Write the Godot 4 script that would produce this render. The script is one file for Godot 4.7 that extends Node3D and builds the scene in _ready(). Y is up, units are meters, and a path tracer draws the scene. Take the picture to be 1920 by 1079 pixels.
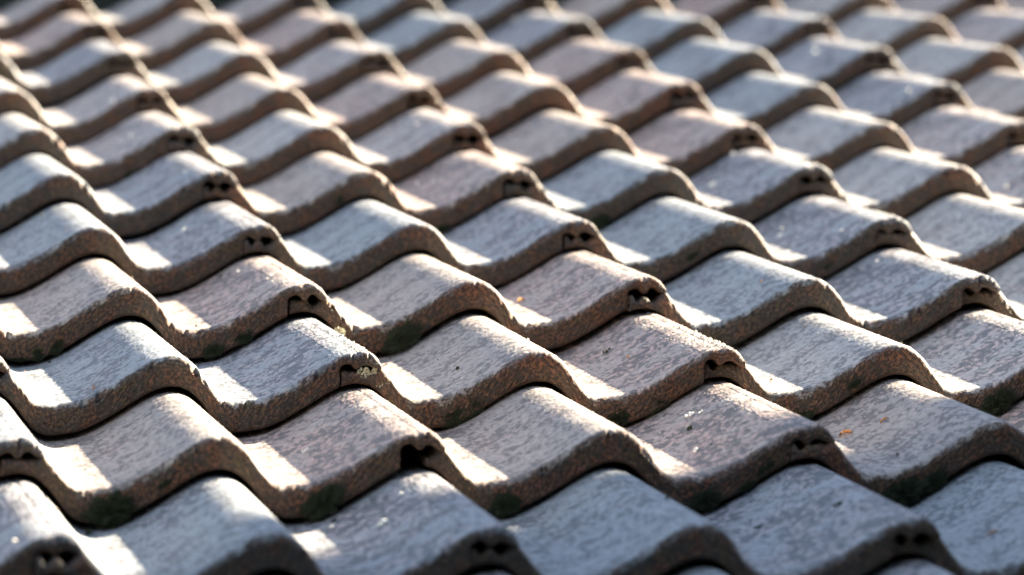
extends Node3D
# A weathered concrete-tile roof seen low across its courses, sun from the right.

const G := 0.32419          # gauge: visible length of a tile
const PITCH := 0.15         # roll to roll; a tile carries two rolls
const STEP := 0.0285        # height of one course above the one below
const THICK := 0.0252       # butt thickness
const UJ := 0.0145
const SLOPE := 25.0
const ROOF_AT := Vector3(0, 2.8, 0)

var roof_xf: Transform3D
var prof_table := PackedFloat32Array()
var relief: FastNoiseLite
var coarse: FastNoiseLite
var counts := {}

# ---------------------------------------------------------------- names
func numbered(called: String) -> String:
	var n: int = counts.get(called, 0)
	counts[called] = n + 1
	return called if n == 0 else "%s_%03d" % [called, n]

func tag(o: Node, label: String, category: String, group := "") -> void:
	o.set_meta("label", label)
	o.set_meta("category", category)
	if group != "":
		o.set_meta("group", group)

# ---------------------------------------------------------------- tile section
const SECTION := [[-0.100, -0.0385], [-0.090, -0.0379], [-0.075, -0.0350], [-0.060, -0.0287], [-0.045, -0.0203], [-0.030, -0.0110],
	[-0.018, -0.0043], [-0.008, -0.0007], [0.0, 0.0], [0.008, -0.0016], [0.016, -0.0068], [0.024, -0.0155], [0.031, -0.0255], [0.037, -0.0330],
	[0.044, -0.0372], [0.050, -0.0385]]

func hermite(pts: Array, x: float) -> float:
	var n := pts.size()
	if x <= pts[0][0]:
		return pts[0][1]
	if x >= pts[n - 1][0]:
		return pts[n - 1][1]
	var k := 0
	while pts[k + 1][0] < x:
		k += 1
	var x0: float = pts[k][0]
	var x1: float = pts[k + 1][0]
	var y0: float = pts[k][1]
	var y1: float = pts[k + 1][1]
	var m0 := 0.0
	var m1 := 0.0
	if k > 0:
		m0 = (y1 - pts[k - 1][1]) / (x1 - pts[k - 1][0])
	if k + 2 < n:
		m1 = (pts[k + 2][1] - y0) / (pts[k + 2][0] - x0)
	var h := x1 - x0
	var t := (x - x0) / h
	var t2 := t * t
	var t3 := t2 * t
	return (2 * t3 - 3 * t2 + 1) * y0 + (t3 - 2 * t2 + t) * h * m0 + (-2 * t3 + 3 * t2) * y1 + (t3 - t2) * h * m1

func make_section() -> void:
	prof_table.resize(1501)
	for i in 1501:
		prof_table[i] = hermite(SECTION, -0.100 + i * 0.0001)

func prof(d: float) -> float:               # height of the section, d from a crest
	var q := fposmod(d + 0.100, 0.15) * 10000.0
	var i := int(q)
	return lerpf(prof_table[i], prof_table[mini(i + 1, 1500)], q - i)

# the interlock: ribs of the upper lip (seen from below) and of the lower lip
func wear(sd: float, k: float) -> float:      # 0..1, different for every tile and place
	return 0.5 + 0.5 * sin(sd * 12.9898 + k * 78.233 + 4.0 * sin(sd * 3.7 + k))

func upper_lip(d: float, sd: float) -> float:
	var a := -0.0082 - 0.0026 * wear(sd, 1.0)
	var b := -0.0084 - 0.0028 * wear(sd, 2.0)
	var rib := -0.0122 - 0.0026 * wear(sd, 3.0)
	var at := 0.0022 * (wear(sd, 4.0) - 0.5)
	return hermite([[-0.0160, -0.0150], [-0.0138, a - 0.0022], [-0.0095 + at, a], [-0.0058 + at, a - 0.0010], [-0.0025 + at, rib], [0.0005 + at, rib + 0.0002], [0.0040 + at, b], [0.0090, b - 0.0002], [0.0130, -0.0132], [0.0185, -0.0150]], d)

func lower_lip(d: float, sd: float) -> float:
	var a := -0.0188 + 0.0042 * smoothstep(0.55, 0.95, wear(sd, 5.0))
	var b := -0.0194 + 0.0046 * smoothstep(0.55, 0.95, wear(sd, 6.0))
	var rib := -0.0142 - 0.0016 * wear(sd, 7.0)
	var at := 0.0020 * (wear(sd, 8.0) - 0.5)
	if d > 0.0185:
		return 0.0
	return hermite([[-0.0145, -0.0158 - 0.001 * wear(sd, 9.0)], [-0.0125, -0.0140], [-0.0105, -0.0140], [-0.0078 + at, a], [-0.0045 + at, a + 0.0004], [-0.0012 + at, rib], [0.0018 + at, rib - 0.0004], [0.0055 + at, b], [0.0095, b + 0.0006], [0.0135, -0.0150], [0.0165, -0.0126], [0.0195, -0.0103]], d)

func row_height(j: float) -> float:
	return -0.00029 * (j - 2.0) * (j - 2.0) + 0.0265

func roof_top(u: float, j: int, vl: float) -> float:
	return row_height(j) + prof(u - UJ) - STEP * vl / G

# ---------------------------------------------------------------- mesh of one tile
var V := PackedVector3Array()
var NN := PackedVector3Array()
var UV := PackedVector2Array()
var IX := PackedInt32Array()

func grid_strip(xs: PackedFloat32Array, seed_at: float, lip: bool, chips: float) -> void:
	var first := V.size()
	var rows := 0
	for xi in xs.size():
		var x := xs[xi]
		var zt := prof(x)
		var zb := zt - THICK
		if x < 0.036:
			zt -= 0.0016 * smoothstep(0.036, 0.022, x)
		if x < 0.0185:
			zt = minf(zt, lower_lip(x, seed_at))
		var d := x - 0.3
		if lip:
			zb = upper_lip(d, seed_at)
			if d > 0.0:
				zt += 0.0021 * smoothstep(-0.004, 0.010, d) - 0.0026 * smoothstep(0.0140, 0.0190, d)
		var deep := zt - zb
		var r := minf(0.0064 + 0.0018 * coarse.get_noise_2d(x * 60.0, seed_at * 11.0), deep * 0.45)
		var rb := minf(0.0022, deep * 0.2)
		var edge := 0.0011 * coarse.get_noise_2d(x * 22.0, seed_at * 31.0)
		var chip := maxf(0.0, coarse.get_noise_2d(x * 90.0 + 40.0, seed_at * 17.0) - 0.28) * 0.010 * chips
		var col: Array[Vector3] = []          # y, z, s
		col.append(Vector3(0.420, zt, 0.371))
		col.append(Vector3(0.370, zt, 0.371))
		var y := 0.334
		while y > 0.0125:
			col.append(Vector3(y, zt, 0.034 + y))
			y -= 0.0032
		for k in 6:
			var a := k * PI / 10.0
			col.append(Vector3(r - r * sin(a) + edge + chip * sin(a), zt - r * (1.0 - cos(a)) - chip * 0.6 * sin(a), 0.034 + r * (1.0 - a * 4.0 / PI)))
		for k in range(1, 15):
			var z := lerpf(zt - r, zb + rb, k / 14.0)
			col.append(Vector3(edge, z, 0.034 - (zt - z)))
		col.append(Vector3(edge + rb * 0.4, zb + rb * 0.3, 0.004))
		col.append(Vector3(edge + rb, zb, 0.002))
		col.append(Vector3(0.03, zb, 0.001))
		col.append(Vector3(0.420, zb, 0.001))
		if x < 0.0185:                        # the hidden lip has the body's brown, not the sanded top
			for k in col.size():
				col[k].z = minf(col[k].z, 0.034 - (prof(x) - col[k].y))
		rows = col.size()
		for k in rows:
			var c := col[k]
			var p := Vector3(x, c.x, c.y)
			var bump := 0.00029 * relief.get_noise_3d(p.x * 1200.0, p.y * 420.0 + seed_at * 900.0, p.z * 1200.0) + 0.00020 * coarse.get_noise_3d(p.x * 30.0, p.y * 24.0 + seed_at * 70.0, p.z * 30.0)
			if k > 1 and k < rows - 3:
				var face := clampf((0.034 - c.z) / 0.006, 0.0, 1.0)
				p.z += bump * (1.0 - face)
				p.y -= bump * 3.2 * face
			p.z -= STEP * p.y / G
			V.append(p)
			NN.append(Vector3.ZERO)
			UV.append(Vector2((x + 0.0145) / 0.335, 1.0 - c.z / 0.372))
	for xi in xs.size() - 1:
		for k in rows - 1:
			var a := first + xi * rows + k
			var b := a + rows
			for t in [[a, b, a + 1], [b, b + 1, a + 1]]:
				var n := (V[t[2]] - V[t[0]]).cross(V[t[1]] - V[t[0]])
				for q in t:
					NN[q] += n
					IX.append(q)
	# the two side walls
	for side in 2:
		var base: int = first + (0 if side == 0 else (xs.size() - 1) * rows)
		var start := V.size()
		var way := Vector3(-1 if side == 0 else 1, 0, 0)
		for k in rows:
			V.append(V[base + k])
			UV.append(Vector2(UV[base + k].x, 1.0 - 0.02 / 0.372))
			NN.append(way)
		for k in rows / 2 - 1:
			var o := rows - 1 - k
			if side == 0:
				IX.append_array(PackedInt32Array([start + k, start + k + 1, start + o, start + k + 1, start + o - 1, start + o]))
			else:
				IX.append_array(PackedInt32Array([start + k, start + o, start + k + 1, start + k + 1, start + o, start + o - 1]))

# sand grains that stand proud of the weathered face, arris and top
func add_grains(seed_at: float) -> void:
	var rng := RandomNumberGenerator.new()
	rng.seed = int(seed_at * 1000.0)
	var last := V.size()
	var made := 0
	while made < 3200:
		var q := rng.randi_range(0, last - 1)
		var s := (1.0 - UV[q].y) * 0.372
		if s < 0.006 or s > 0.33 or (s > 0.05 and rng.randf() < 0.55):
			continue
		if absf(NN[q].x) > 0.999:
			continue
		made += 1
		var n := NN[q]
		var size := rng.randf_range(0.00030, 0.00070) * (1.6 if rng.randf() < 0.06 else 1.0)
		var side := n.cross(Vector3(0.3, 0.8, 0.52)).normalized()
		var other := n.cross(side)
		var c := V[q] + side * rng.randf_range(-0.001, 0.001) + other * rng.randf_range(-0.001, 0.001)
		var at := V.size()
		for k in 4:
			var t := TAU * k / 4.0 + rng.randf()
			var d := side * cos(t) + other * sin(t)
			V.append(c + d * size * rng.randf_range(0.8, 1.3) - n * size * 0.25)
			NN.append((d + n * 0.5).normalized())
			UV.append(UV[q] + Vector2(rng.randf_range(-0.01, 0.01), 0.0))
		V.append(c + n * size * rng.randf_range(0.6, 1.0))
		NN.append(n)
		UV.append(UV[q])
		for k in 4:
			IX.append_array(PackedInt32Array([at + k, at + 4, at + (k + 1) % 4]))

func spread(a: float, b: float, out: PackedFloat32Array) -> PackedFloat32Array:
	var x := a
	while x < b - 0.0003:
		out.append(x)
		var d := absf(fposmod(x + 0.15, 0.3) - 0.15)
		x += 0.0008 if d < 0.021 else 0.0013
	out.append(b)
	return out

func tile_mesh(seed_at: float, broken := false, chips := 1.0) -> ArrayMesh:
	V = PackedVector3Array()
	NN = PackedVector3Array()
	UV = PackedVector2Array()
	IX = PackedInt32Array()
	grid_strip(spread(0.0045 if broken else -0.0138, 0.28445, PackedFloat32Array()), seed_at, false, chips)
	grid_strip(spread(0.28445, 0.3190, PackedFloat32Array()), seed_at, true, chips)
	for i in NN.size():
		NN[i] = NN[i].normalized()
	add_grains(seed_at)
	var a := []
	a.resize(Mesh.ARRAY_MAX)
	a[Mesh.ARRAY_VERTEX] = V
	a[Mesh.ARRAY_NORMAL] = NN
	a[Mesh.ARRAY_TEX_UV] = UV
	a[Mesh.ARRAY_INDEX] = IX
	var m := ArrayMesh.new()
	m.add_surface_from_arrays(Mesh.PRIMITIVE_TRIANGLES, a)
	return m

# ---------------------------------------------------------------- surface of a tile
const TW := 768
const TH := 853

func field(sd: int, size_mm: float, octaves: int, kind := FastNoiseLite.TYPE_SIMPLEX_SMOOTH, tall := 1.0, warp := 0.0) -> PackedByteArray:
	var n := FastNoiseLite.new()
	n.seed = sd
	n.noise_type = kind
	n.frequency = 0.436 / size_mm
	n.fractal_type = FastNoiseLite.FRACTAL_FBM if octaves > 1 else FastNoiseLite.FRACTAL_NONE
	n.fractal_octaves = octaves
	if warp > 0.0:
		n.domain_warp_enabled = true
		n.domain_warp_amplitude = warp
		n.domain_warp_frequency = 0.02
		n.domain_warp_fractal_octaves = 3
	var im := n.get_image(TW, int(ceil(TH / tall)), false, false, true)
	if tall != 1.0:
		im.resize(TW, TH, Image.INTERPOLATE_BILINEAR)
	im.convert(Image.FORMAT_L8)
	return im.get_data()

func ss(a: float, b: float, x: float) -> float:
	var t := clampf((x - a) / (b - a), 0.0, 1.0)
	return t * t * (3.0 - 2.0 * t)

func tile_maps(sd: int) -> Array:
	var mottle := field(sd + 1, 15.0, 5, FastNoiseLite.TYPE_SIMPLEX_SMOOTH, 1.35, 26.0)
	var streak := field(sd + 7, 6.5, 4, FastNoiseLite.TYPE_SIMPLEX, 2.4, 18.0)
	var patch := field(sd + 2, 70.0, 3)
	var grain := field(sd + 3, 1.7, 2)
	var fleck := field(sd + 4, 4.2, 3)
	var growth := field(sd + 5, 18.0, 4, FastNoiseLite.TYPE_SIMPLEX_SMOOTH, 1.0, 24.0)
	var fine := field(sd + 6, 0.95, 1)
	var rgb := PackedByteArray()
	rgb.resize(TW * TH * 3)
	var high := PackedByteArray()
	high.resize(TW * TH)
	var half := PackedFloat32Array()      # the half with the joint weathers rougher and pinker
	for i in TW:
		half.append(ss(0.150, 0.195, i / float(TW) * 0.335 - 0.0145))
	var inv := 1.0 / 255.0
	for py in TH:
		var s := (1.0 - (py + 0.5) / TH) * 0.372
		for ix in TW:
			var k := py * TW + ix
			var mo := mottle[k] * inv
			var pa := patch[k] * inv
			var sk := streak[k] * inv
			var gr := grain[k] * inv
			var fl := fleck[k] * inv
			var gw := growth[k] * inv
			var fi := fine[k] * inv
			# top: grey sanded crust over pinkish concrete
			var hf := half[ix]
			var dark := ss(0.49, 0.66, mo * 0.56 + sk * 0.44 + (gr - 0.5) * 0.34 + (fl - 0.5) * 0.32 + (pa - 0.5) * 0.46 + hf * 0.05)
			var rose := ss(0.40, 0.72, pa * 0.6 + 0.05 + hf * 0.24 + (fl - 0.5) * 0.45)
			var r := 0.288 + 0.112 * rose
			var g := 0.284 + 0.030 * rose
			var b := 0.276 + 0.016 * rose
			var pale := ss(0.58, 0.76, gw + (gr - 0.5) * 0.5)
			r = lerpf(r, 0.42, pale * 0.45)
			g = lerpf(g, 0.41, pale * 0.45)
			b = lerpf(b, 0.385, pale * 0.45)
			r = lerpf(r, 0.092, dark * (0.82 + 0.10 * hf))
			g = lerpf(g, 0.098, dark * (0.82 + 0.10 * hf))
			b = lerpf(b, 0.102, dark * (0.82 + 0.10 * hf))
			var sp := 0.50 + 1.0 * (0.40 * gr + 0.30 * fi + 0.30 * (1.0 - sk))
			var height := 0.36 * gr + 0.18 * fi + 0.24 * fl + 0.22 * (1.0 - sk)
			var edge_noise := (gw - 0.5) * 0.016 + (fl - 0.5) * 0.010
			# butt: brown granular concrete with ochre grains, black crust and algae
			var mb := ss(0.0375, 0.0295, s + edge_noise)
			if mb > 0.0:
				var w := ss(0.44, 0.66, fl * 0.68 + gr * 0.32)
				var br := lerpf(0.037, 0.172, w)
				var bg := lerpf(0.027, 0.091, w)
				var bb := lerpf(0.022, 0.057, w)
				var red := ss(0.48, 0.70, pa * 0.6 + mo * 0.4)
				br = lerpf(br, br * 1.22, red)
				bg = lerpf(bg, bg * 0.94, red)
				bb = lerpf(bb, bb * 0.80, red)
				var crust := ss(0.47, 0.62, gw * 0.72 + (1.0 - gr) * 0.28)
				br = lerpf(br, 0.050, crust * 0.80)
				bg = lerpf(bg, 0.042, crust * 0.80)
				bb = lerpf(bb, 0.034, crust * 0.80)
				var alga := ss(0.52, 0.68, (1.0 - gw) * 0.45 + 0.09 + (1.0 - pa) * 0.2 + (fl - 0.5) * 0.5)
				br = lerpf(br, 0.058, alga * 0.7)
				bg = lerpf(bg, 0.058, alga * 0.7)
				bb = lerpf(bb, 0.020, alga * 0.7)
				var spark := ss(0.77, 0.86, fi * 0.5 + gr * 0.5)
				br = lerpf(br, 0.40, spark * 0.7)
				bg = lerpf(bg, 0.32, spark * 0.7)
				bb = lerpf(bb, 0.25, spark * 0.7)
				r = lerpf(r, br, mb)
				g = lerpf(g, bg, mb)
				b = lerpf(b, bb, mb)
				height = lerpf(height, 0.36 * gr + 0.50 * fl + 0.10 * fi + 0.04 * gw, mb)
			r *= sp
			g *= sp
			b *= sp
			rgb[k * 3] = to8(r)
			rgb[k * 3 + 1] = to8(g)
			rgb[k * 3 + 2] = to8(b)
			high[k] = clampi(int(height * 255.0), 0, 255)
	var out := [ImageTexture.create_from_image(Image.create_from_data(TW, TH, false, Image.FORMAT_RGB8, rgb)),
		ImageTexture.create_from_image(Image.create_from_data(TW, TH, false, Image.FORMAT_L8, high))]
	return out

var lut := PackedByteArray()
func to8(c: float) -> int:
	return lut[clampi(int(c * 2047.0), 0, 2047)]

func plain(c: Color, rough: float, spec := 0.5) -> StandardMaterial3D:
	var m := StandardMaterial3D.new()
	m.albedo_color = c.linear_to_srgb()
	m.roughness = rough
	m.metallic_specular = spec
	return m

# ---------------------------------------------------------------- small growths and scraps
func commit(v: PackedVector3Array, c := PackedColorArray()) -> ArrayMesh:
	var st := SurfaceTool.new()
	st.begin(Mesh.PRIMITIVE_TRIANGLES)
	for i in v.size():
		if c.size() > 0:
			st.set_color(c[i])
		st.set_smooth_group(-1)
		st.add_vertex(v[i])
	st.generate_normals()
	return st.commit()

func spike(v: PackedVector3Array, p: Vector3, dir: Vector3, w: float, rng: RandomNumberGenerator) -> void:
	var side := dir.cross(Vector3(rng.randf() - 0.5, rng.randf() - 0.5, rng.randf() - 0.5)).normalized() * w
	var other := dir.cross(side).normalized() * w
	var tip := p + dir
	var q := [p + side, p - side * 0.5 + other * 0.87, p - side * 0.5 - other * 0.87]
	for k in 3:
		v.append(q[k])
		v.append(tip)
		v.append(q[(k + 1) % 3])

# a cushion of moss, unit size: 1 wide, 0.5 deep in front of the butt, 1 high
func cushion_mesh(sd: int) -> ArrayMesh:
	var rng := RandomNumberGenerator.new()
	rng.seed = sd
	var n := FastNoiseLite.new()
	n.seed = sd
	n.frequency = 1.9
	var v := PackedVector3Array()
	var nu := 20
	var nv := 10
	var at := func(i: int, k: int) -> Vector3:
		var a := TAU * i / nu
		var b := PI / 2 * k / nv
		var dir := Vector3(cos(a) * cos(b), -sin(b), sin(a) * cos(b))
		var rr := 1.0 + 0.80 * n.get_noise_3dv(dir * 1.1) + 0.45 * n.get_noise_3dv(dir * 3.2)
		return dir * rr * Vector3(0.5, 0.5, 0.5)
	for i in nu:
		for k in nv:
			var q := [at.call(i, k), at.call(i + 1, k), at.call(i + 1, k + 1), at.call(i, k + 1)]
			v.append_array(PackedVector3Array([q[0], q[1], q[2]]))
			if k < nv - 1:
				v.append_array(PackedVector3Array([q[0], q[2], q[3]]))
	for s in 1500:
		var i := rng.randi_range(0, nu - 1)
		var k := rng.randi_range(0, nv - 1)
		var p: Vector3 = at.call(i, k)
		p += (at.call(i + 1, k + 1) - p) * rng.randf()
		var dir := (p.normalized() + Vector3(rng.randf() - 0.5, rng.randf() - 0.5, rng.randf() - 0.3) * 0.9).normalized()
		spike(v, p * 0.97, dir * rng.randf_range(0.08, 0.24), 0.020, rng)
	return commit(v)

# an irregular crumb of lichen or grit, unit size
func crumb_mesh(sd: int, lobes: int) -> ArrayMesh:
	var rng := RandomNumberGenerator.new()
	rng.seed = sd
	var v := PackedVector3Array()
	for l in lobes:
		var c := Vector3.ZERO if l == 0 else Vector3(rng.randf_range(-0.45, 0.45), rng.randf_range(-0.45, 0.45), rng.randf_range(-0.05, 0.25))
		var size := rng.randf_range(0.28, 0.5) if l == 0 else rng.randf_range(0.12, 0.28)
		var ring := []
		for k in 7:
			var a := TAU * k / 7 + rng.randf() * 0.4
			ring.append(c + Vector3(cos(a), sin(a), rng.randf_range(-0.3, 0.35)) * size * rng.randf_range(0.75, 1.15))
		var tip := c + Vector3(rng.randf_range(-0.2, 0.2), rng.randf_range(-0.2, 0.2), 0.85) * size
		var low := c - Vector3(0, 0, 0.7) * size
		for k in 7:
			v.append_array(PackedVector3Array([ring[k], tip, ring[(k + 1) % 7], ring[(k + 1) % 7], low, ring[k]]))
	return commit(v)

# a ragged tuft of leafy lichen, unit size, growing along +z
func tuft_mesh(sd: int) -> ArrayMesh:
	var rng := RandomNumberGenerator.new()
	rng.seed = sd
	var v := PackedVector3Array()
	var cols := PackedColorArray()
	for l in 150:
		var rad := sqrt(rng.randf()) * 0.5
		var a := rng.randf() * TAU
		var p := Vector3(cos(a) * rad, sin(a) * rad * 0.75, rng.randf_range(-0.05, 0.25) * (1.0 - rad))
		spike(v, p, Vector3(cos(a) * 0.6 + rng.randf_range(-0.6, 0.6), sin(a) * 0.6 + rng.randf_range(-0.6, 0.6), rng.randf_range(0.3, 1.0)).normalized() * rng.randf_range(0.08, 0.22), rng.randf_range(0.03, 0.06), rng)
		var t := rng.randf_range(0.40, 0.74)
		while cols.size() < v.size():
			cols.append(Color(t, t * 0.99, t * 0.74))
	return commit(v, cols)

# a scrap of a dry leaf, curled, unit length along x
func scrap_mesh(sd: int) -> ArrayMesh:
	var rng := RandomNumberGenerator.new()
	rng.seed = sd
	var v := PackedVector3Array()
	var n := 8
	var rows: Array = []
	for i in n + 1:
		var t := i / float(n)
		var w := 0.24 * pow(sin(PI * clampf(t * 0.92 + 0.06, 0.0, 1.0)), 0.7) * rng.randf_range(0.75, 1.1)
		var bend := 0.18 * sin(t * PI) + 0.04 * sin(t * 9.0 + sd)
		rows.append([Vector3(t - 0.5, -w, bend + 0.10), Vector3(t - 0.5, 0, bend), Vector3(t - 0.5, w, bend + 0.13)])
	for lift in [0.0, 0.02]:
		var up := Vector3(0, 0, lift)
		for i in n:
			for k in 2:
				var a: Vector3 = rows[i][k] + up
				var b: Vector3 = rows[i + 1][k] + up
				var c: Vector3 = rows[i + 1][k + 1] + up
				var d: Vector3 = rows[i][k + 1] + up
				v.append_array(PackedVector3Array([a, c, b, a, d, c]) if lift > 0.0 else PackedVector3Array([a, b, c, a, c, d]))
	return commit(v)

# crusts of lichen grains along the crest of a roll near the butt; lies in tile coordinates
func crust_mesh(sd: int, count: int) -> ArrayMesh:
	var rng := RandomNumberGenerator.new()
	rng.seed = sd
	var v := PackedVector3Array()
	for k in count:
		var d := rng.randfn(0.006, 0.006)
		d = clampf(d, -0.012, 0.0165)
		var y := absf(rng.randfn(0.0, 0.075)) + 0.004
		if y > 0.29:
			continue
		var size := rng.randf_range(0.0005, 0.0011) * (1.9 if rng.randf() < 0.10 else 1.0)
		var lift := 0.0021 * smoothstep(-0.004, 0.010, d) - 0.0026 * smoothstep(0.0140, 0.0190, d)
		var c := Vector3(0.3 + d, y, prof(d) + lift - STEP * y / G + size * 0.1)
		var o := []
		for q in 4:
			var a := TAU * q / 4 + rng.randf()
			o.append(c + Vector3(cos(a), sin(a), rng.randf_range(-0.2, 0.3)) * size)
		var tip := c + Vector3(rng.randf_range(-0.3, 0.5), rng.randf_range(-0.4, 0.4), 0.9) * size
		for q in 4:
			v.append_array(PackedVector3Array([o[q], tip, o[(q + 1) % 4]]))
	return commit(v)

func place(o: Node3D, basis_in_roof: Basis, at: Vector3) -> void:
	add_child(o, true)
	o.transform = roof_xf * Transform3D(basis_in_roof, at)

# ---------------------------------------------------------------- plain boxes for what stands out of view
func slab(c: Vector3, s: Vector3) -> BoxMesh:
	var b := BoxMesh.new()
	b.size = s
	return b

func part(parent: Node3D, called: String, mesh: Mesh, m: Material, at := Transform3D()) -> MeshInstance3D:
	var o := MeshInstance3D.new()
	o.name = called
	o.mesh = mesh
	o.material_override = m
	o.transform = at
	parent.add_child(o, true)
	return o

func prism(poly: PackedVector2Array, z0: float, z1: float) -> ArrayMesh:
	var st := SurfaceTool.new()
	st.begin(Mesh.PRIMITIVE_TRIANGLES)
	st.set_smooth_group(-1)
	var t := Geometry2D.triangulate_polygon(poly)
	for i in range(0, t.size(), 3):
		for q in [t[i], t[i + 1], t[i + 2]]:
			st.add_vertex(Vector3(poly[q].x, poly[q].y, z0))
		for q in [t[i], t[i + 2], t[i + 1]]:
			st.add_vertex(Vector3(poly[q].x, poly[q].y, z1))
	var n := poly.size()
	for i in n:
		var a := poly[i]
		var b := poly[(i + 1) % n]
		for p in [Vector3(a.x, a.y, z0), Vector3(b.x, b.y, z0), Vector3(b.x, b.y, z1), Vector3(a.x, a.y, z0), Vector3(b.x, b.y, z1), Vector3(a.x, a.y, z1)]:
			st.add_vertex(p)
	st.generate_normals()
	return st.commit()

func added_hedge_mesh(wide: float, tall: float, deep: float) -> ArrayMesh:
	var rng := RandomNumberGenerator.new()
	rng.seed = 8
	var v := PackedVector3Array()
	var b := Vector3(wide, tall, deep) * 0.5
	for q in [[Vector3(-1, 0, -1), Vector3(1, 0, -1), Vector3(1, 2, -1), Vector3(-1, 2, -1)], [Vector3(-1, 0, 1), Vector3(-1, 2, 1), Vector3(1, 2, 1), Vector3(1, 0, 1)], [Vector3(-1, 0, -1), Vector3(-1, 2, -1), Vector3(-1, 2, 1), Vector3(-1, 0, 1)], [Vector3(1, 0, -1), Vector3(1, 0, 1), Vector3(1, 2, 1), Vector3(1, 2, -1)], [Vector3(-1, 2, -1), Vector3(1, 2, -1), Vector3(1, 2, 1), Vector3(-1, 2, 1)]]:
		for t in [[0, 1, 2], [0, 2, 3]]:
			for c in t:
				v.append(q[c] * b)
	for k in 9000:
		var p := Vector3(rng.randf_range(-b.x, b.x), rng.randf_range(0.0, tall), -b.z) if rng.randf() < 0.8 else Vector3(rng.randf_range(-b.x, b.x), tall, rng.randf_range(-b.z, b.z))
		var d := Vector3(rng.randf_range(-1, 1), rng.randf_range(-1, 1), rng.randf_range(-1, 0.2)).normalized() * rng.randf_range(0.08, 0.18)
		var e := d.cross(Vector3(rng.randf(), rng.randf(), rng.randf())).normalized() * 0.05
		v.append_array(PackedVector3Array([p - e, p + d, p + e]))
	return commit(v)

func _ready() -> void:
	var th := deg_to_rad(SLOPE)
	roof_xf = Transform3D(Basis(Vector3(1, 0, 0), Vector3(0, sin(th), -cos(th)), Vector3(0, cos(th), sin(th))), ROOF_AT)

	# camera
	var cam := Camera3D.new()
	cam.name = "camera"
	var at := roof_xf * Vector3(-0.59686, -4.55152, 0.80307)
	var right := roof_xf.basis * Vector3(0.985509, -0.168920, 0.015414)
	var up := roof_xf.basis * Vector3(0.013260, 0.167318, 0.985814)
	var back := roof_xf.basis * Vector3(-0.169103, -0.971324, 0.167133)
	cam.transform = Transform3D(Basis(right, up, back).orthonormalized(), at)
	var lens := CameraAttributesPhysical.new()
	lens.frustum_focal_length = 224.39
	lens.frustum_near = 0.1
	lens.frustum_far = 400.0
	lens.exposure_aperture = 8.0
	lens.frustum_focus_distance = 4.42
	cam.attributes = lens
	add_child(cam)
	cam.current = true

	# sky, sun, exposure
	var env := Environment.new()
	var sky_mat := ProceduralSkyMaterial.new()
	sky_mat.sky_top_color = Color(0.415, 0.465, 0.545)
	sky_mat.sky_horizon_color = Color(0.60, 0.62, 0.65)
	sky_mat.sky_curve = 0.12
	sky_mat.ground_horizon_color = Color(0.36, 0.36, 0.34)
	sky_mat.ground_bottom_color = Color(0.16, 0.16, 0.14)
	sky_mat.sun_angle_max = 0.0
	var sky := Sky.new()
	sky.sky_material = sky_mat
	env.background_mode = Environment.BG_SKY
	env.sky = sky
	env.background_energy_multiplier = 0.56
	env.tonemap_mode = Environment.TONE_MAPPER_LINEAR
	env.tonemap_exposure = 9.3
	env.sdfgi_enabled = true
	env.ssao_enabled = true
	env.ssil_enabled = true
	var we := WorldEnvironment.new()
	we.name = "world_environment"
	we.environment = env
	add_child(we)
	var sun := DirectionalLight3D.new()
	sun.name = "sun"
	sun.light_color = Color(1.0, 0.93, 0.82)
	sun.light_energy = 1.6
	sun.light_angular_distance = 0.53
	sun.shadow_enabled = true
	add_child(sun)
	var to_sun := (roof_xf.basis * Vector3(2.09, 0.82, 1.0)).normalized()
	sun.look_at_from_position(to_sun * 30.0, Vector3.ZERO, Vector3.UP)

	# setup of the shared fields
	make_section()
	lut.resize(2048)
	for i in 2048:
		lut[i] = clampi(int(Color(i / 2047.0, 0, 0).linear_to_srgb().r * 255.0 + 0.5), 0, 255)
	relief = FastNoiseLite.new()
	relief.seed = 5
	relief.frequency = 0.32
	relief.fractal_type = FastNoiseLite.FRACTAL_NONE
	coarse = FastNoiseLite.new()
	coarse.seed = 9
	coarse.frequency = 1.0
	coarse.fractal_octaves = 3

	build_surroundings(th)
	build_roof()
	build_growths()
	build_grit()
	print("fov ", cam.fov)

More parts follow.
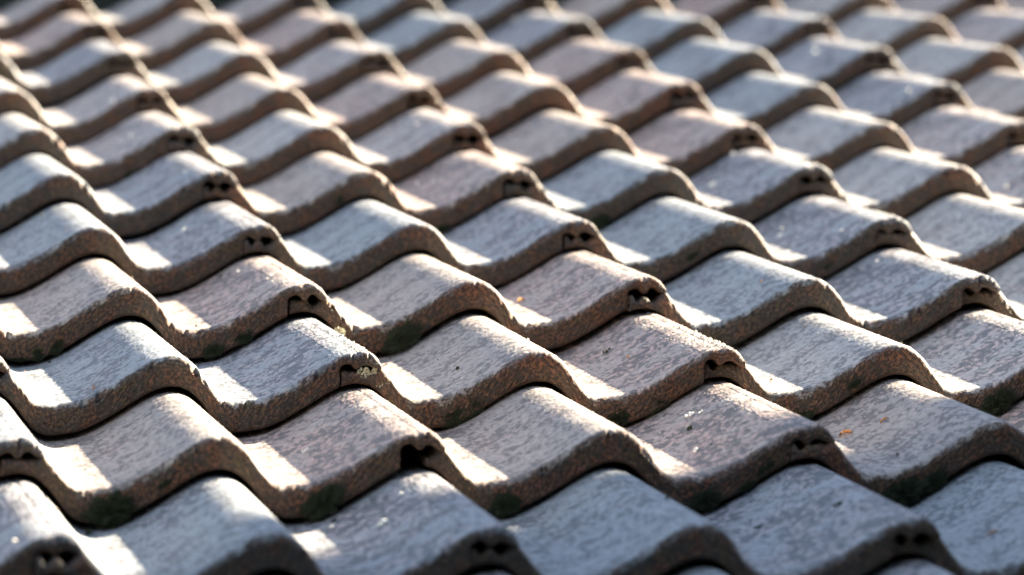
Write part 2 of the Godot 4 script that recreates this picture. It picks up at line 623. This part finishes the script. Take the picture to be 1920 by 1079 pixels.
func build_surroundings(th: float) -> void:
	# ground
	var ground := MeshInstance3D.new()
	ground.name = "ground"
	var pm := PlaneMesh.new()
	pm.size = Vector2(300, 300)
	ground.mesh = pm
	ground.material_override = plain(Color(0.065, 0.085, 0.032), 0.95)
	ground.set_meta("kind", "structure")
	add_child(ground)
	# the walls that carry the roof
	var eave: float = ROOF_AT.y - 1.95 * sin(th)
	var wall := MeshInstance3D.new()
	wall.name = "house_wall"
	wall.set_meta("kind", "structure")
	var z_front := 1.45
	var z_back := -6.3
	var ridge_z: float = -(8.0 * G + 0.06) * cos(th)
	var lift := -0.20 / cos(th)
	wall.mesh = prism(PackedVector2Array([Vector2(z_front, 0.0), Vector2(z_front, ROOF_AT.y - z_front * tan(th) + lift), Vector2(ridge_z, ROOF_AT.y - ridge_z * tan(th) + lift), Vector2(z_back, ROOF_AT.y - (2.0 * ridge_z - z_back) * tan(th) + lift), Vector2(z_back, 0.0)]), -1.2, 2.2)
	wall.rotation.y = -PI / 2       # section (z, y) -> world, length along x
	wall.material_override = plain(Color(0.42, 0.38, 0.33), 0.9)
	add_child(wall)
	wall.transform = Transform3D(Basis(Vector3(0, 0, 1), Vector3(0, 1, 0), Vector3(-1, 0, 0)), Vector3(0.4, 0, 0))
	# unseen leafy block behind the camera, added to keep low sky light off the butts
	var added_hedge := MeshInstance3D.new()
	added_hedge.name = "added_hedge"
	tag(added_hedge, "unseen tall dark green leafy block, added to darken the brown tile edges", "added_hedge")
	added_hedge.mesh = added_hedge_mesh(11.0, 5.2, 1.4)
	added_hedge.material_override = plain(Color(0.045, 0.075, 0.028), 0.85)
	add_child(added_hedge)
	added_hedge.position = Vector3(-3.0, 0, 9.0)
	# neighbouring house whose gable shades the lower courses
	var e := roof_xf * (Vector3(0.277, -0.575, 0.0) + Vector3(2.09, 0.82, 1.0).normalized() * 6.0)
	var house := Node3D.new()
	house.name = "neighbouring_house"
	tag(house, "plastered neighbouring house with a steep gable beside the tiled roof", "house")
	add_child(house)
	house.position = Vector3(e.x, 0, e.z)
	var k := 1.0 / 1.415
	var rise := 2.4
	var fall := 1.6
	var x1 := -fall / k
	var xm := rise / k
	var x2 := 2.0 * xm - x1
	part(house, "wall", prism(PackedVector2Array([Vector2(x1 + 0.3, 0), Vector2(x2 - 0.3, 0), Vector2(x2 - 0.3, e.y - fall + 0.3 * k - 0.16), Vector2(xm, e.y + rise - 0.16), Vector2(x1 + 0.3, e.y - fall + 0.3 * k - 0.16)]), 0.15, 8.0), plain(Color(0.55, 0.52, 0.46), 0.9))
	var rm := plain(Color(0.16, 0.09, 0.06), 0.85)
	part(house, "roof_slope", prism(PackedVector2Array([Vector2(x1, e.y - fall), Vector2(xm, e.y + rise), Vector2(xm, e.y + rise - 0.15), Vector2(x1, e.y - fall - 0.15)]), 0.0, 8.2), rm)
	part(house, "roof_slope", prism(PackedVector2Array([Vector2(x2, e.y - fall), Vector2(xm + 0.002, e.y + rise), Vector2(xm + 0.002, e.y + rise - 0.15), Vector2(x2, e.y - fall - 0.15)]), 0.0, 8.2), rm)

func build_roof() -> void:
	var roof := Node3D.new()
	roof.name = "tiled_roof"
	tag(roof, "old roof of overlapping double-roll concrete tiles, brown edges and weathered grey tops", "roof")
	add_child(roof)
	roof.transform = roof_xf
	# deck under the tiles and the far slope
	var deck := plain(Color(0.20, 0.15, 0.10), 0.9)
	var db := BoxMesh.new()
	db.size = Vector3(3.9, 4.62, 0.03)
	part(roof, "roof_deck", db, deck, Transform3D(Basis(), Vector3(UJ + 0.45, 0.33, -0.125)))
	var bb := BoxMesh.new()
	bb.size = Vector3(3.9, 3.2, 0.03)
	var far_turn := Basis(Vector3(1, 0, 0), deg_to_rad(-2.0 * SLOPE))
	part(roof, "far_slope", bb, plain(Color(0.14, 0.10, 0.08), 0.9), Transform3D(far_turn, Vector3(UJ + 0.45, 8.0 * G + 0.09, -0.11) + far_turn * Vector3(0, 1.6, 0)))

	var meshes: Array[ArrayMesh] = []
	for k in 9:
		meshes.append(tile_mesh(k * 1.37 + 0.4, false, [0.8, 0.3, 1.3, 0.5, 1.8, 0.0, 1.0, 0.6, 1.5][k]))
	var broken := tile_mesh(11.3, true, 1.8)
	var mats := []
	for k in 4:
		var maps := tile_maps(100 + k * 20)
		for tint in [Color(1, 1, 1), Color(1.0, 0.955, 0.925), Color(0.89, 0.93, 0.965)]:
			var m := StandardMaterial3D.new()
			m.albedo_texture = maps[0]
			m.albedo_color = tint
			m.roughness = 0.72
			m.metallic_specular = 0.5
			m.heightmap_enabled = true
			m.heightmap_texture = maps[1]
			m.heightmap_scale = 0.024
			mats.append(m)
	var crusts := [crust_mesh(3, 240), crust_mesh(4, 120)]
	var crust_mat := plain(Color(0.40, 0.38, 0.33), 0.9)
	var rng := RandomNumberGenerator.new()
	rng.seed = 77
	for j in range(-6, 8):
		for i in range(-4, 7):
			var o := MeshInstance3D.new()
			o.name = "roof_tile"
			var pick := rng.randi_range(0, 8)
			var mat_at := rng.randi_range(0, 11)
			o.mesh = meshes[pick]
			if i == 0 and j == -2:
				o.mesh = broken
				o.set_meta("label", "roof tile whose interlocking lip is broken away, leaving a dark hole")
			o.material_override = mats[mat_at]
			var b := Basis.from_euler(Vector3(deg_to_rad(rng.randf_range(-0.15, 0.15)), deg_to_rad(rng.randf_range(-0.22, 0.22)), deg_to_rad(rng.randf_range(-0.42, 0.42))))
			o.transform = Transform3D(b, Vector3(UJ + 0.3 * i + rng.randf_range(-0.0007, 0.0007), j * G + rng.randf_range(-0.0050, 0.0050), row_height(j) + rng.randf_range(-0.0006, 0.0006)))
			roof.add_child(o, true)
			var c := rng.randf()
			if c < 0.45 or (j == -1 and i == 0) or (j == -1 and i == -1):
				var heavy: bool = c < 0.15 or (j == -1 and (i == 0 or i == -1))
				var q := part(o, "lichen_crust", crusts[0 if heavy else 1], crust_mat)
				q.set_meta("kind", "stuff")
	# ridge: half-round caps bedded on dark mossy mortar
	var moss_mortar := plain(Color(0.018, 0.026, 0.022), 0.95)
	part(roof, "mortar_bed", slab(Vector3.ZERO, Vector3(3.6, 0.10, 0.075)), moss_mortar, Transform3D(Basis(), Vector3(UJ + 0.45, 8.0 * G + 0.05, -0.032)))
	var arc := PackedVector2Array()
	for k in 13:
		arc.append(Vector2(cos(PI * k / 12.0), sin(PI * k / 12.0)) * 0.13)
	for k in 13:
		arc.append(Vector2(cos(PI * (12 - k) / 12.0), sin(PI * (12 - k) / 12.0)) * 0.112)
	var cap := prism(arc, 0.0, 0.40)
	for k in 9:
		part(roof, "ridge_tile", cap, plain(Color(0.05, 0.055, 0.045), 0.9), Transform3D(Basis(Vector3(0, 1, 0), Vector3(0, 0, 1), Vector3(1, 0, 0)) * Basis(Vector3(0, 0, 1), deg_to_rad(-SLOPE)), Vector3(UJ - 1.25 + k * 0.402, 8.0 * G + 0.12, -0.03)))

func build_growths() -> void:
	var cushions := [cushion_mesh(1), cushion_mesh(2), cushion_mesh(3)]
	var moss_mat := plain(Color(0.034, 0.043, 0.026), 0.95, 0.3)
	var k := 0
	# along the course, course number, width, height
	for m in [[-0.2181, -2, 0.0300, 0.0200, 1.0, "largest round dark moss cushion, on the broken joint's course, one plain roll away from it"],
		[-0.0584, -2, 0.0270, 0.0190, 0.8, "broad dark moss cushion in the trough before the broken joint's dark hole"],
		[0.0792, -2, 0.0190, 0.0145, 0.8, "small dark moss cushion in the first trough past the broken joint's dark hole"],
		[0.2335, -2, 0.0203, 0.0130, 0.8, "dark moss cushion in the second trough past the broken joint's dark hole"],
		[0.3889, -2, 0.0300, 0.0175, 0.9, "broad moss cushion in the third trough past the broken joint, beside a smaller one"],
		[0.4116, -2, 0.0182, 0.0120, 0.7, "smaller moss cushion touching the broad one in the third trough past the broken joint"],
		[0.0920, -1, 0.0230, 0.0150, 0.5, "flat moss patch low on the tile edge just past the lichen-covered joint"],
		[0.1100, -1, 0.0220, 0.0150, 0.5, "flat moss patch farther from the lichen-covered joint, next to a similar patch"],
		[0.0984, 0, 0.0290, 0.0180, 0.6, "wide dark moss patch one course above the lichen-covered joint"],
		[0.2290, -1, 0.0166, 0.0131, 1.0, "small bushy round moss cushion before the joint with the crusted crest"],
		[0.2625, -1, 0.0244, 0.0125, 0.5, "long flat moss patch right under the joint with the crusted crest"],
		[0.3984, 0, 0.0168, 0.0120, 0.7, "small dark moss cushion one course above the joint with the crusted crest"],
		[0.5469, -1, 0.0262, 0.0165, 0.7, "dark moss cushion on the lichen-covered joint's course, next trough beyond a thin flat moss patch"],
		[0.3804, -1, 0.0174, 0.0065, 0.7, "thin flat moss patch tucked under the tile edge past the crusted joint"],
		[-0.2177, 0, 0.0110, 0.0120, 0.6, "tiny moss cushion on a brown tile edge, one of a close pair"],
		[-0.2012, 0, 0.0120, 0.0120, 0.6, "tiny moss cushion on a brown tile edge, one of a close pair"],
		[-0.0656, 0, 0.0190, 0.0110, 0.6, "low moss cushion in the trough one course above the lichen-covered joint, deeper of two"],
		[-0.0380, 0, 0.0150, 0.0100, 0.6, "low moss cushion climbing from the trough toward an open joint, higher of two"],
		[0.3963, 2, 0.0170, 0.0120, 0.7, "out-of-focus dark moss cushion far up the roof, alone on its course"]]:
		var o := MeshInstance3D.new()
		o.name = numbered("moss_cushion")
		o.mesh = cushions[k % 3]
		o.material_override = moss_mat
		tag(o, m[5], "moss", "moss cushions along the tile edges")
		var u: float = m[0]
		var j: int = m[1]
		var low := roof_top(u, j, 0.0) - THICK
		var slope := (prof(u - UJ + 0.004) - prof(u - UJ - 0.004)) / 0.008
		place(o, Basis(Vector3(0, 0, 1), 0.0) * Basis(Vector3(1, 0, slope * 0.9).normalized() * m[2], Vector3(0, m[2] * 0.62 * m[4], 0), Vector3(0, 0, m[3])), Vector3(u, j * G + 0.0012, low + m[3] * 0.42))
		k += 1
	# smaller specks of the same moss along the lower edges
	var rng := RandomNumberGenerator.new()
	rng.seed = 616
	for q in 34:
		var o := MeshInstance3D.new()
		o.name = numbered("moss_speck")
		o.mesh = cushions[q % 3]
		o.material_override = moss_mat
		tag(o, "small moss speck low on a brown tile edge", "moss", "moss specks along the tile edges")
		var j := rng.randi_range(-3, 3)
		var u := UJ + 0.15 * rng.randi_range(-2, 4) - rng.randf_range(0.03, 0.10)
		var w := rng.randf_range(0.005, 0.013)
		var h := rng.randf_range(0.003, 0.007)
		var slope := (prof(u - UJ + 0.004) - prof(u - UJ - 0.004)) / 0.008
		place(o, Basis(Vector3(1, 0, slope * 0.9).normalized() * w, Vector3(0, w * 0.35, 0), Vector3(0, 0, h)), Vector3(u, j * G + 0.0008, roof_top(u, j, 0.0) - THICK + rng.randf_range(0.001, 0.010)))
	# pale lichen tufts at the open joints
	var tufts := [tuft_mesh(21), tuft_mesh(22), tuft_mesh(23)]
	var tuft_mat := plain(Color(1, 1, 1), 0.9)
	tuft_mat.vertex_color_use_as_albedo = true
	for m in [[0.0445, 0, -0.0168, 0.0100, "yellow-grey lichen tuft alone on the flank one course above the lichen-covered joint"],
		[0.0179, -1, 0.0062, 0.0120, "large pale lichen tuft inside the mouth of an open joint"],
		[0.0225, -1, 0.0040, 0.0085, "small pale lichen tuft just below the big one in the joint's mouth"],
		[0.0341, -1, -0.0027, 0.0115, "large pale lichen tuft on the flank beside the lichen-covered joint"],
		[0.0375, -1, -0.0075, 0.0085, "small pale lichen tuft just below the big one on the flank"],
		[0.0495, -1, -0.0183, 0.0070, "lowest small lichen tuft on the edge below the lichen-covered joint"],
		[0.0270, -1, 0.0085, 0.0060, "tiny lichen tuft at the lip end of the lichen-covered joint"]]:
		var o := MeshInstance3D.new()
		o.name = numbered("lichen_tuft")
		o.mesh = tufts[k % 3]
		o.material_override = tuft_mat
		tag(o, m[4], "lichen", "lichen tufts beside the open joints")
		var s: float = m[3]
		place(o, Basis(Vector3(1, 0, 0), Vector3(0, 0, 1), Vector3(0, -1, 0)) * Basis(Vector3(0, 0, 1), k * 1.3).scaled(Vector3(s, s, s * 0.8)), Vector3(m[0], m[1] * G + 0.0004, m[2]))
		k += 1
	# scraps of leaf
	var scraps := [scrap_mesh(31), scrap_mesh(32), scrap_mesh(33)]
	var scrap_mat := plain(Color(0.42, 0.19, 0.035), 0.7)
	scrap_mat.backlight_enabled = true
	scrap_mat.backlight = Color(0.35, 0.16, 0.03)
	for m in [[-0.1963, -1, 0.029, 0.0080, "small orange leaf scrap close above a brown tile edge"],
		[0.3949, -2, 0.220, 0.0125, "large bright orange leaf scrap lying where sun meets shade"],
		[0.4208, -2, 0.197, 0.0080, "smaller orange leaf scrap on the same shaded tile as the largest scrap"],
		[0.2382, 0, 0.193, 0.0115, "orange leaf scrap lying in a sunlit trough above an open joint"],
		[0.2659, -1, 0.152, 0.0055, "tiny orange leaf scrap beside a green moss fleck"],
		[0.4041, -3, 0.121, 0.0085, "blurred orange leaf scrap on the lowest shaded tiles"],
		[0.0655, 3, 0.089, 0.0130, "blurred orange leaf scrap in a trough far up the roof"],
		[0.2251, 1, 0.038, 0.0090, "blurred orange leaf scrap on the lip of a tile edge, midway up the roof"]]:
		var o := MeshInstance3D.new()
		o.name = numbered("leaf_scrap")
		o.mesh = scraps[k % 3]
		o.material_override = scrap_mat
		tag(o, m[4], "leaf", "leaf scraps on the tiles")
		on_tile(o, m[0], m[1], m[2], m[3], k * 0.9, 0.02)
		k += 1
	# white crumbs and dark moss flecks
	var bits := [crumb_mesh(41, 3), crumb_mesh(42, 5), crumb_mesh(43, 4)]
	var white := plain(Color(0.74, 0.74, 0.68), 0.8)
	for m in [[-0.0506, -2, 0.154, 5.0], [-0.0095, -3, 0.257, 4.0], [-0.0313, -3, 0.189, 8.5], [-0.0583, -3, 0.275, 4.5], [0.249, -2, 0.109, 5.0], [0.2735, -2, 0.244, 7.0], [0.2785, -2, 0.233, 4.5], [0.2965, -1, 0.239, 3.2],
		[-0.0254, 3, 0.132, 6.0], [-0.017, 3, 0.284, 4.0], [-0.0078, 2, 0.104, 4.0], [-0.0314, 1, 0.223, 4.0], [0.2518, 2, 0.248, 6.5], [0.2618, 2, 0.209, 4.5], [-0.0047, 0, 0.114, 3.2], [-0.0038, 0, 0.084, 2.8], [0.0005, 0, 0.129, 2.8], [-0.0126, 0, 0.261, 3.2],
		[0.5507, 2, 0.189, 6.5], [0.5959, 2, 0.302, 5.0], [0.6089, 2, 0.012, 6.0], [0.8477, 2, 0.126, 6.0], [0.559, 1, 0.221, 3.6], [0.5507, 1, 0.191, 3.6], [0.5978, 0, 0.098, 3.8], [0.5889, 0, 0.273, 2.8], [0.6034, -1, 0.249, 3.4], [0.5777, 1, 0.045, 3.0],
		[-0.0241, 4, 0.021, 5.0], [0.2881, 3, 0.181, 5.0], [0.5637, 4, 0.097, 6.0], [0.8821, 5, 0.187, 6.0], [-0.3107, -3, 0.039, 4.5]]:
		var o := MeshInstance3D.new()
		o.name = numbered("white_crumb")
		o.mesh = bits[k % 3]
		o.material_override = white
		tag(o, "tiny white crumb lying on a grey tile", "crumb", "white crumbs on the tiles")
		on_tile(o, m[0], m[1], m[2], m[3] * 0.001, k * 1.7, 0.25)
		k += 1
	for m in [[0.2615, -1, 0.222, 6.5], [0.2633, -2, 0.201, 5.5], [0.2927, -3, 0.132, 6.5], [0.0779, -1, 0.273, 3.0], [0.1119, -1, 0.100, 4.2], [-0.2084, -1, 0.309, 3.5], [-0.0528, -3, 0.300, 4.0], [-0.236, -3, 0.303, 6.0], [0.1663, -3, 0.141, 4.0], [0.2489, -3, 0.203, 5.0]]:
		var o := MeshInstance3D.new()
		o.name = numbered("moss_fleck")
		o.mesh = bits[k % 3]
		o.material_override = moss_mat
		tag(o, "tiny dark green moss fleck lying on a grey tile", "moss", "moss flecks on the tiles")
		on_tile(o, m[0], m[1], m[2], m[3] * 0.001, k * 1.7, 0.2)
		k += 1

# loose grit lying on the tiles: too small and too many to count
func build_grit() -> void:
	var rng := RandomNumberGenerator.new()
	rng.seed = 404
	var v := PackedVector3Array()
	var cols := PackedColorArray()
	for k in 2600:
		var u := rng.randf_range(-0.5, 1.4)
		var j := rng.randi_range(-4, 6)
		var vl := rng.randf_range(0.01, 0.315)
		var size := rng.randf_range(0.0004, 0.0012) * (1.9 if rng.randf() < 0.05 else 1.0)
		var c := Vector3(u, j * G + vl, roof_top(u, j, vl) + size * 0.25)
		var o := []
		for q in 5:
			var a := TAU * q / 5 + rng.randf() * 0.8
			o.append(c + Vector3(cos(a), sin(a) * 1.3, rng.randf_range(-0.5, 0.2)) * size)
		var tip := c + Vector3(rng.randf_range(-0.3, 0.3), rng.randf_range(-0.3, 0.3), 0.8) * size
		for q in 5:
			v.append_array(PackedVector3Array([o[q], tip, o[(q + 1) % 5]]))
		var t: Color = [Color(0.07, 0.075, 0.04), Color(0.16, 0.10, 0.06), Color(0.50, 0.48, 0.42), Color(0.09, 0.085, 0.08)][rng.randi_range(0, 3)]
		while cols.size() < v.size():
			cols.append(t)
	var o := MeshInstance3D.new()
	o.name = "grit"
	o.set_meta("kind", "stuff")
	tag(o, "fine grit and crumbs of dirt strewn over the grey tile tops", "grit")
	o.mesh = commit(v, cols)
	var m := plain(Color(1, 1, 1), 0.9)
	m.vertex_color_use_as_albedo = true
	o.material_override = m
	place(o, Basis(), Vector3.ZERO)

func on_tile(o: Node3D, u: float, j: int, vl: float, size: float, turn: float, sink: float) -> void:
	var slope := (prof(u - UJ + 0.003) - prof(u - UJ - 0.003)) / 0.006
	var x := Vector3(1, 0, slope).normalized()
	var y := Vector3(0, 1, -STEP / G).normalized()
	var n := x.cross(y).normalized()
	var b := Basis(x, n.cross(x), n) * Basis(Vector3(0, 0, 1), turn)
	place(o, b.scaled_local(Vector3.ONE * size), Vector3(u, j * G + vl, roof_top(u, j, vl)) + n * size * sink)
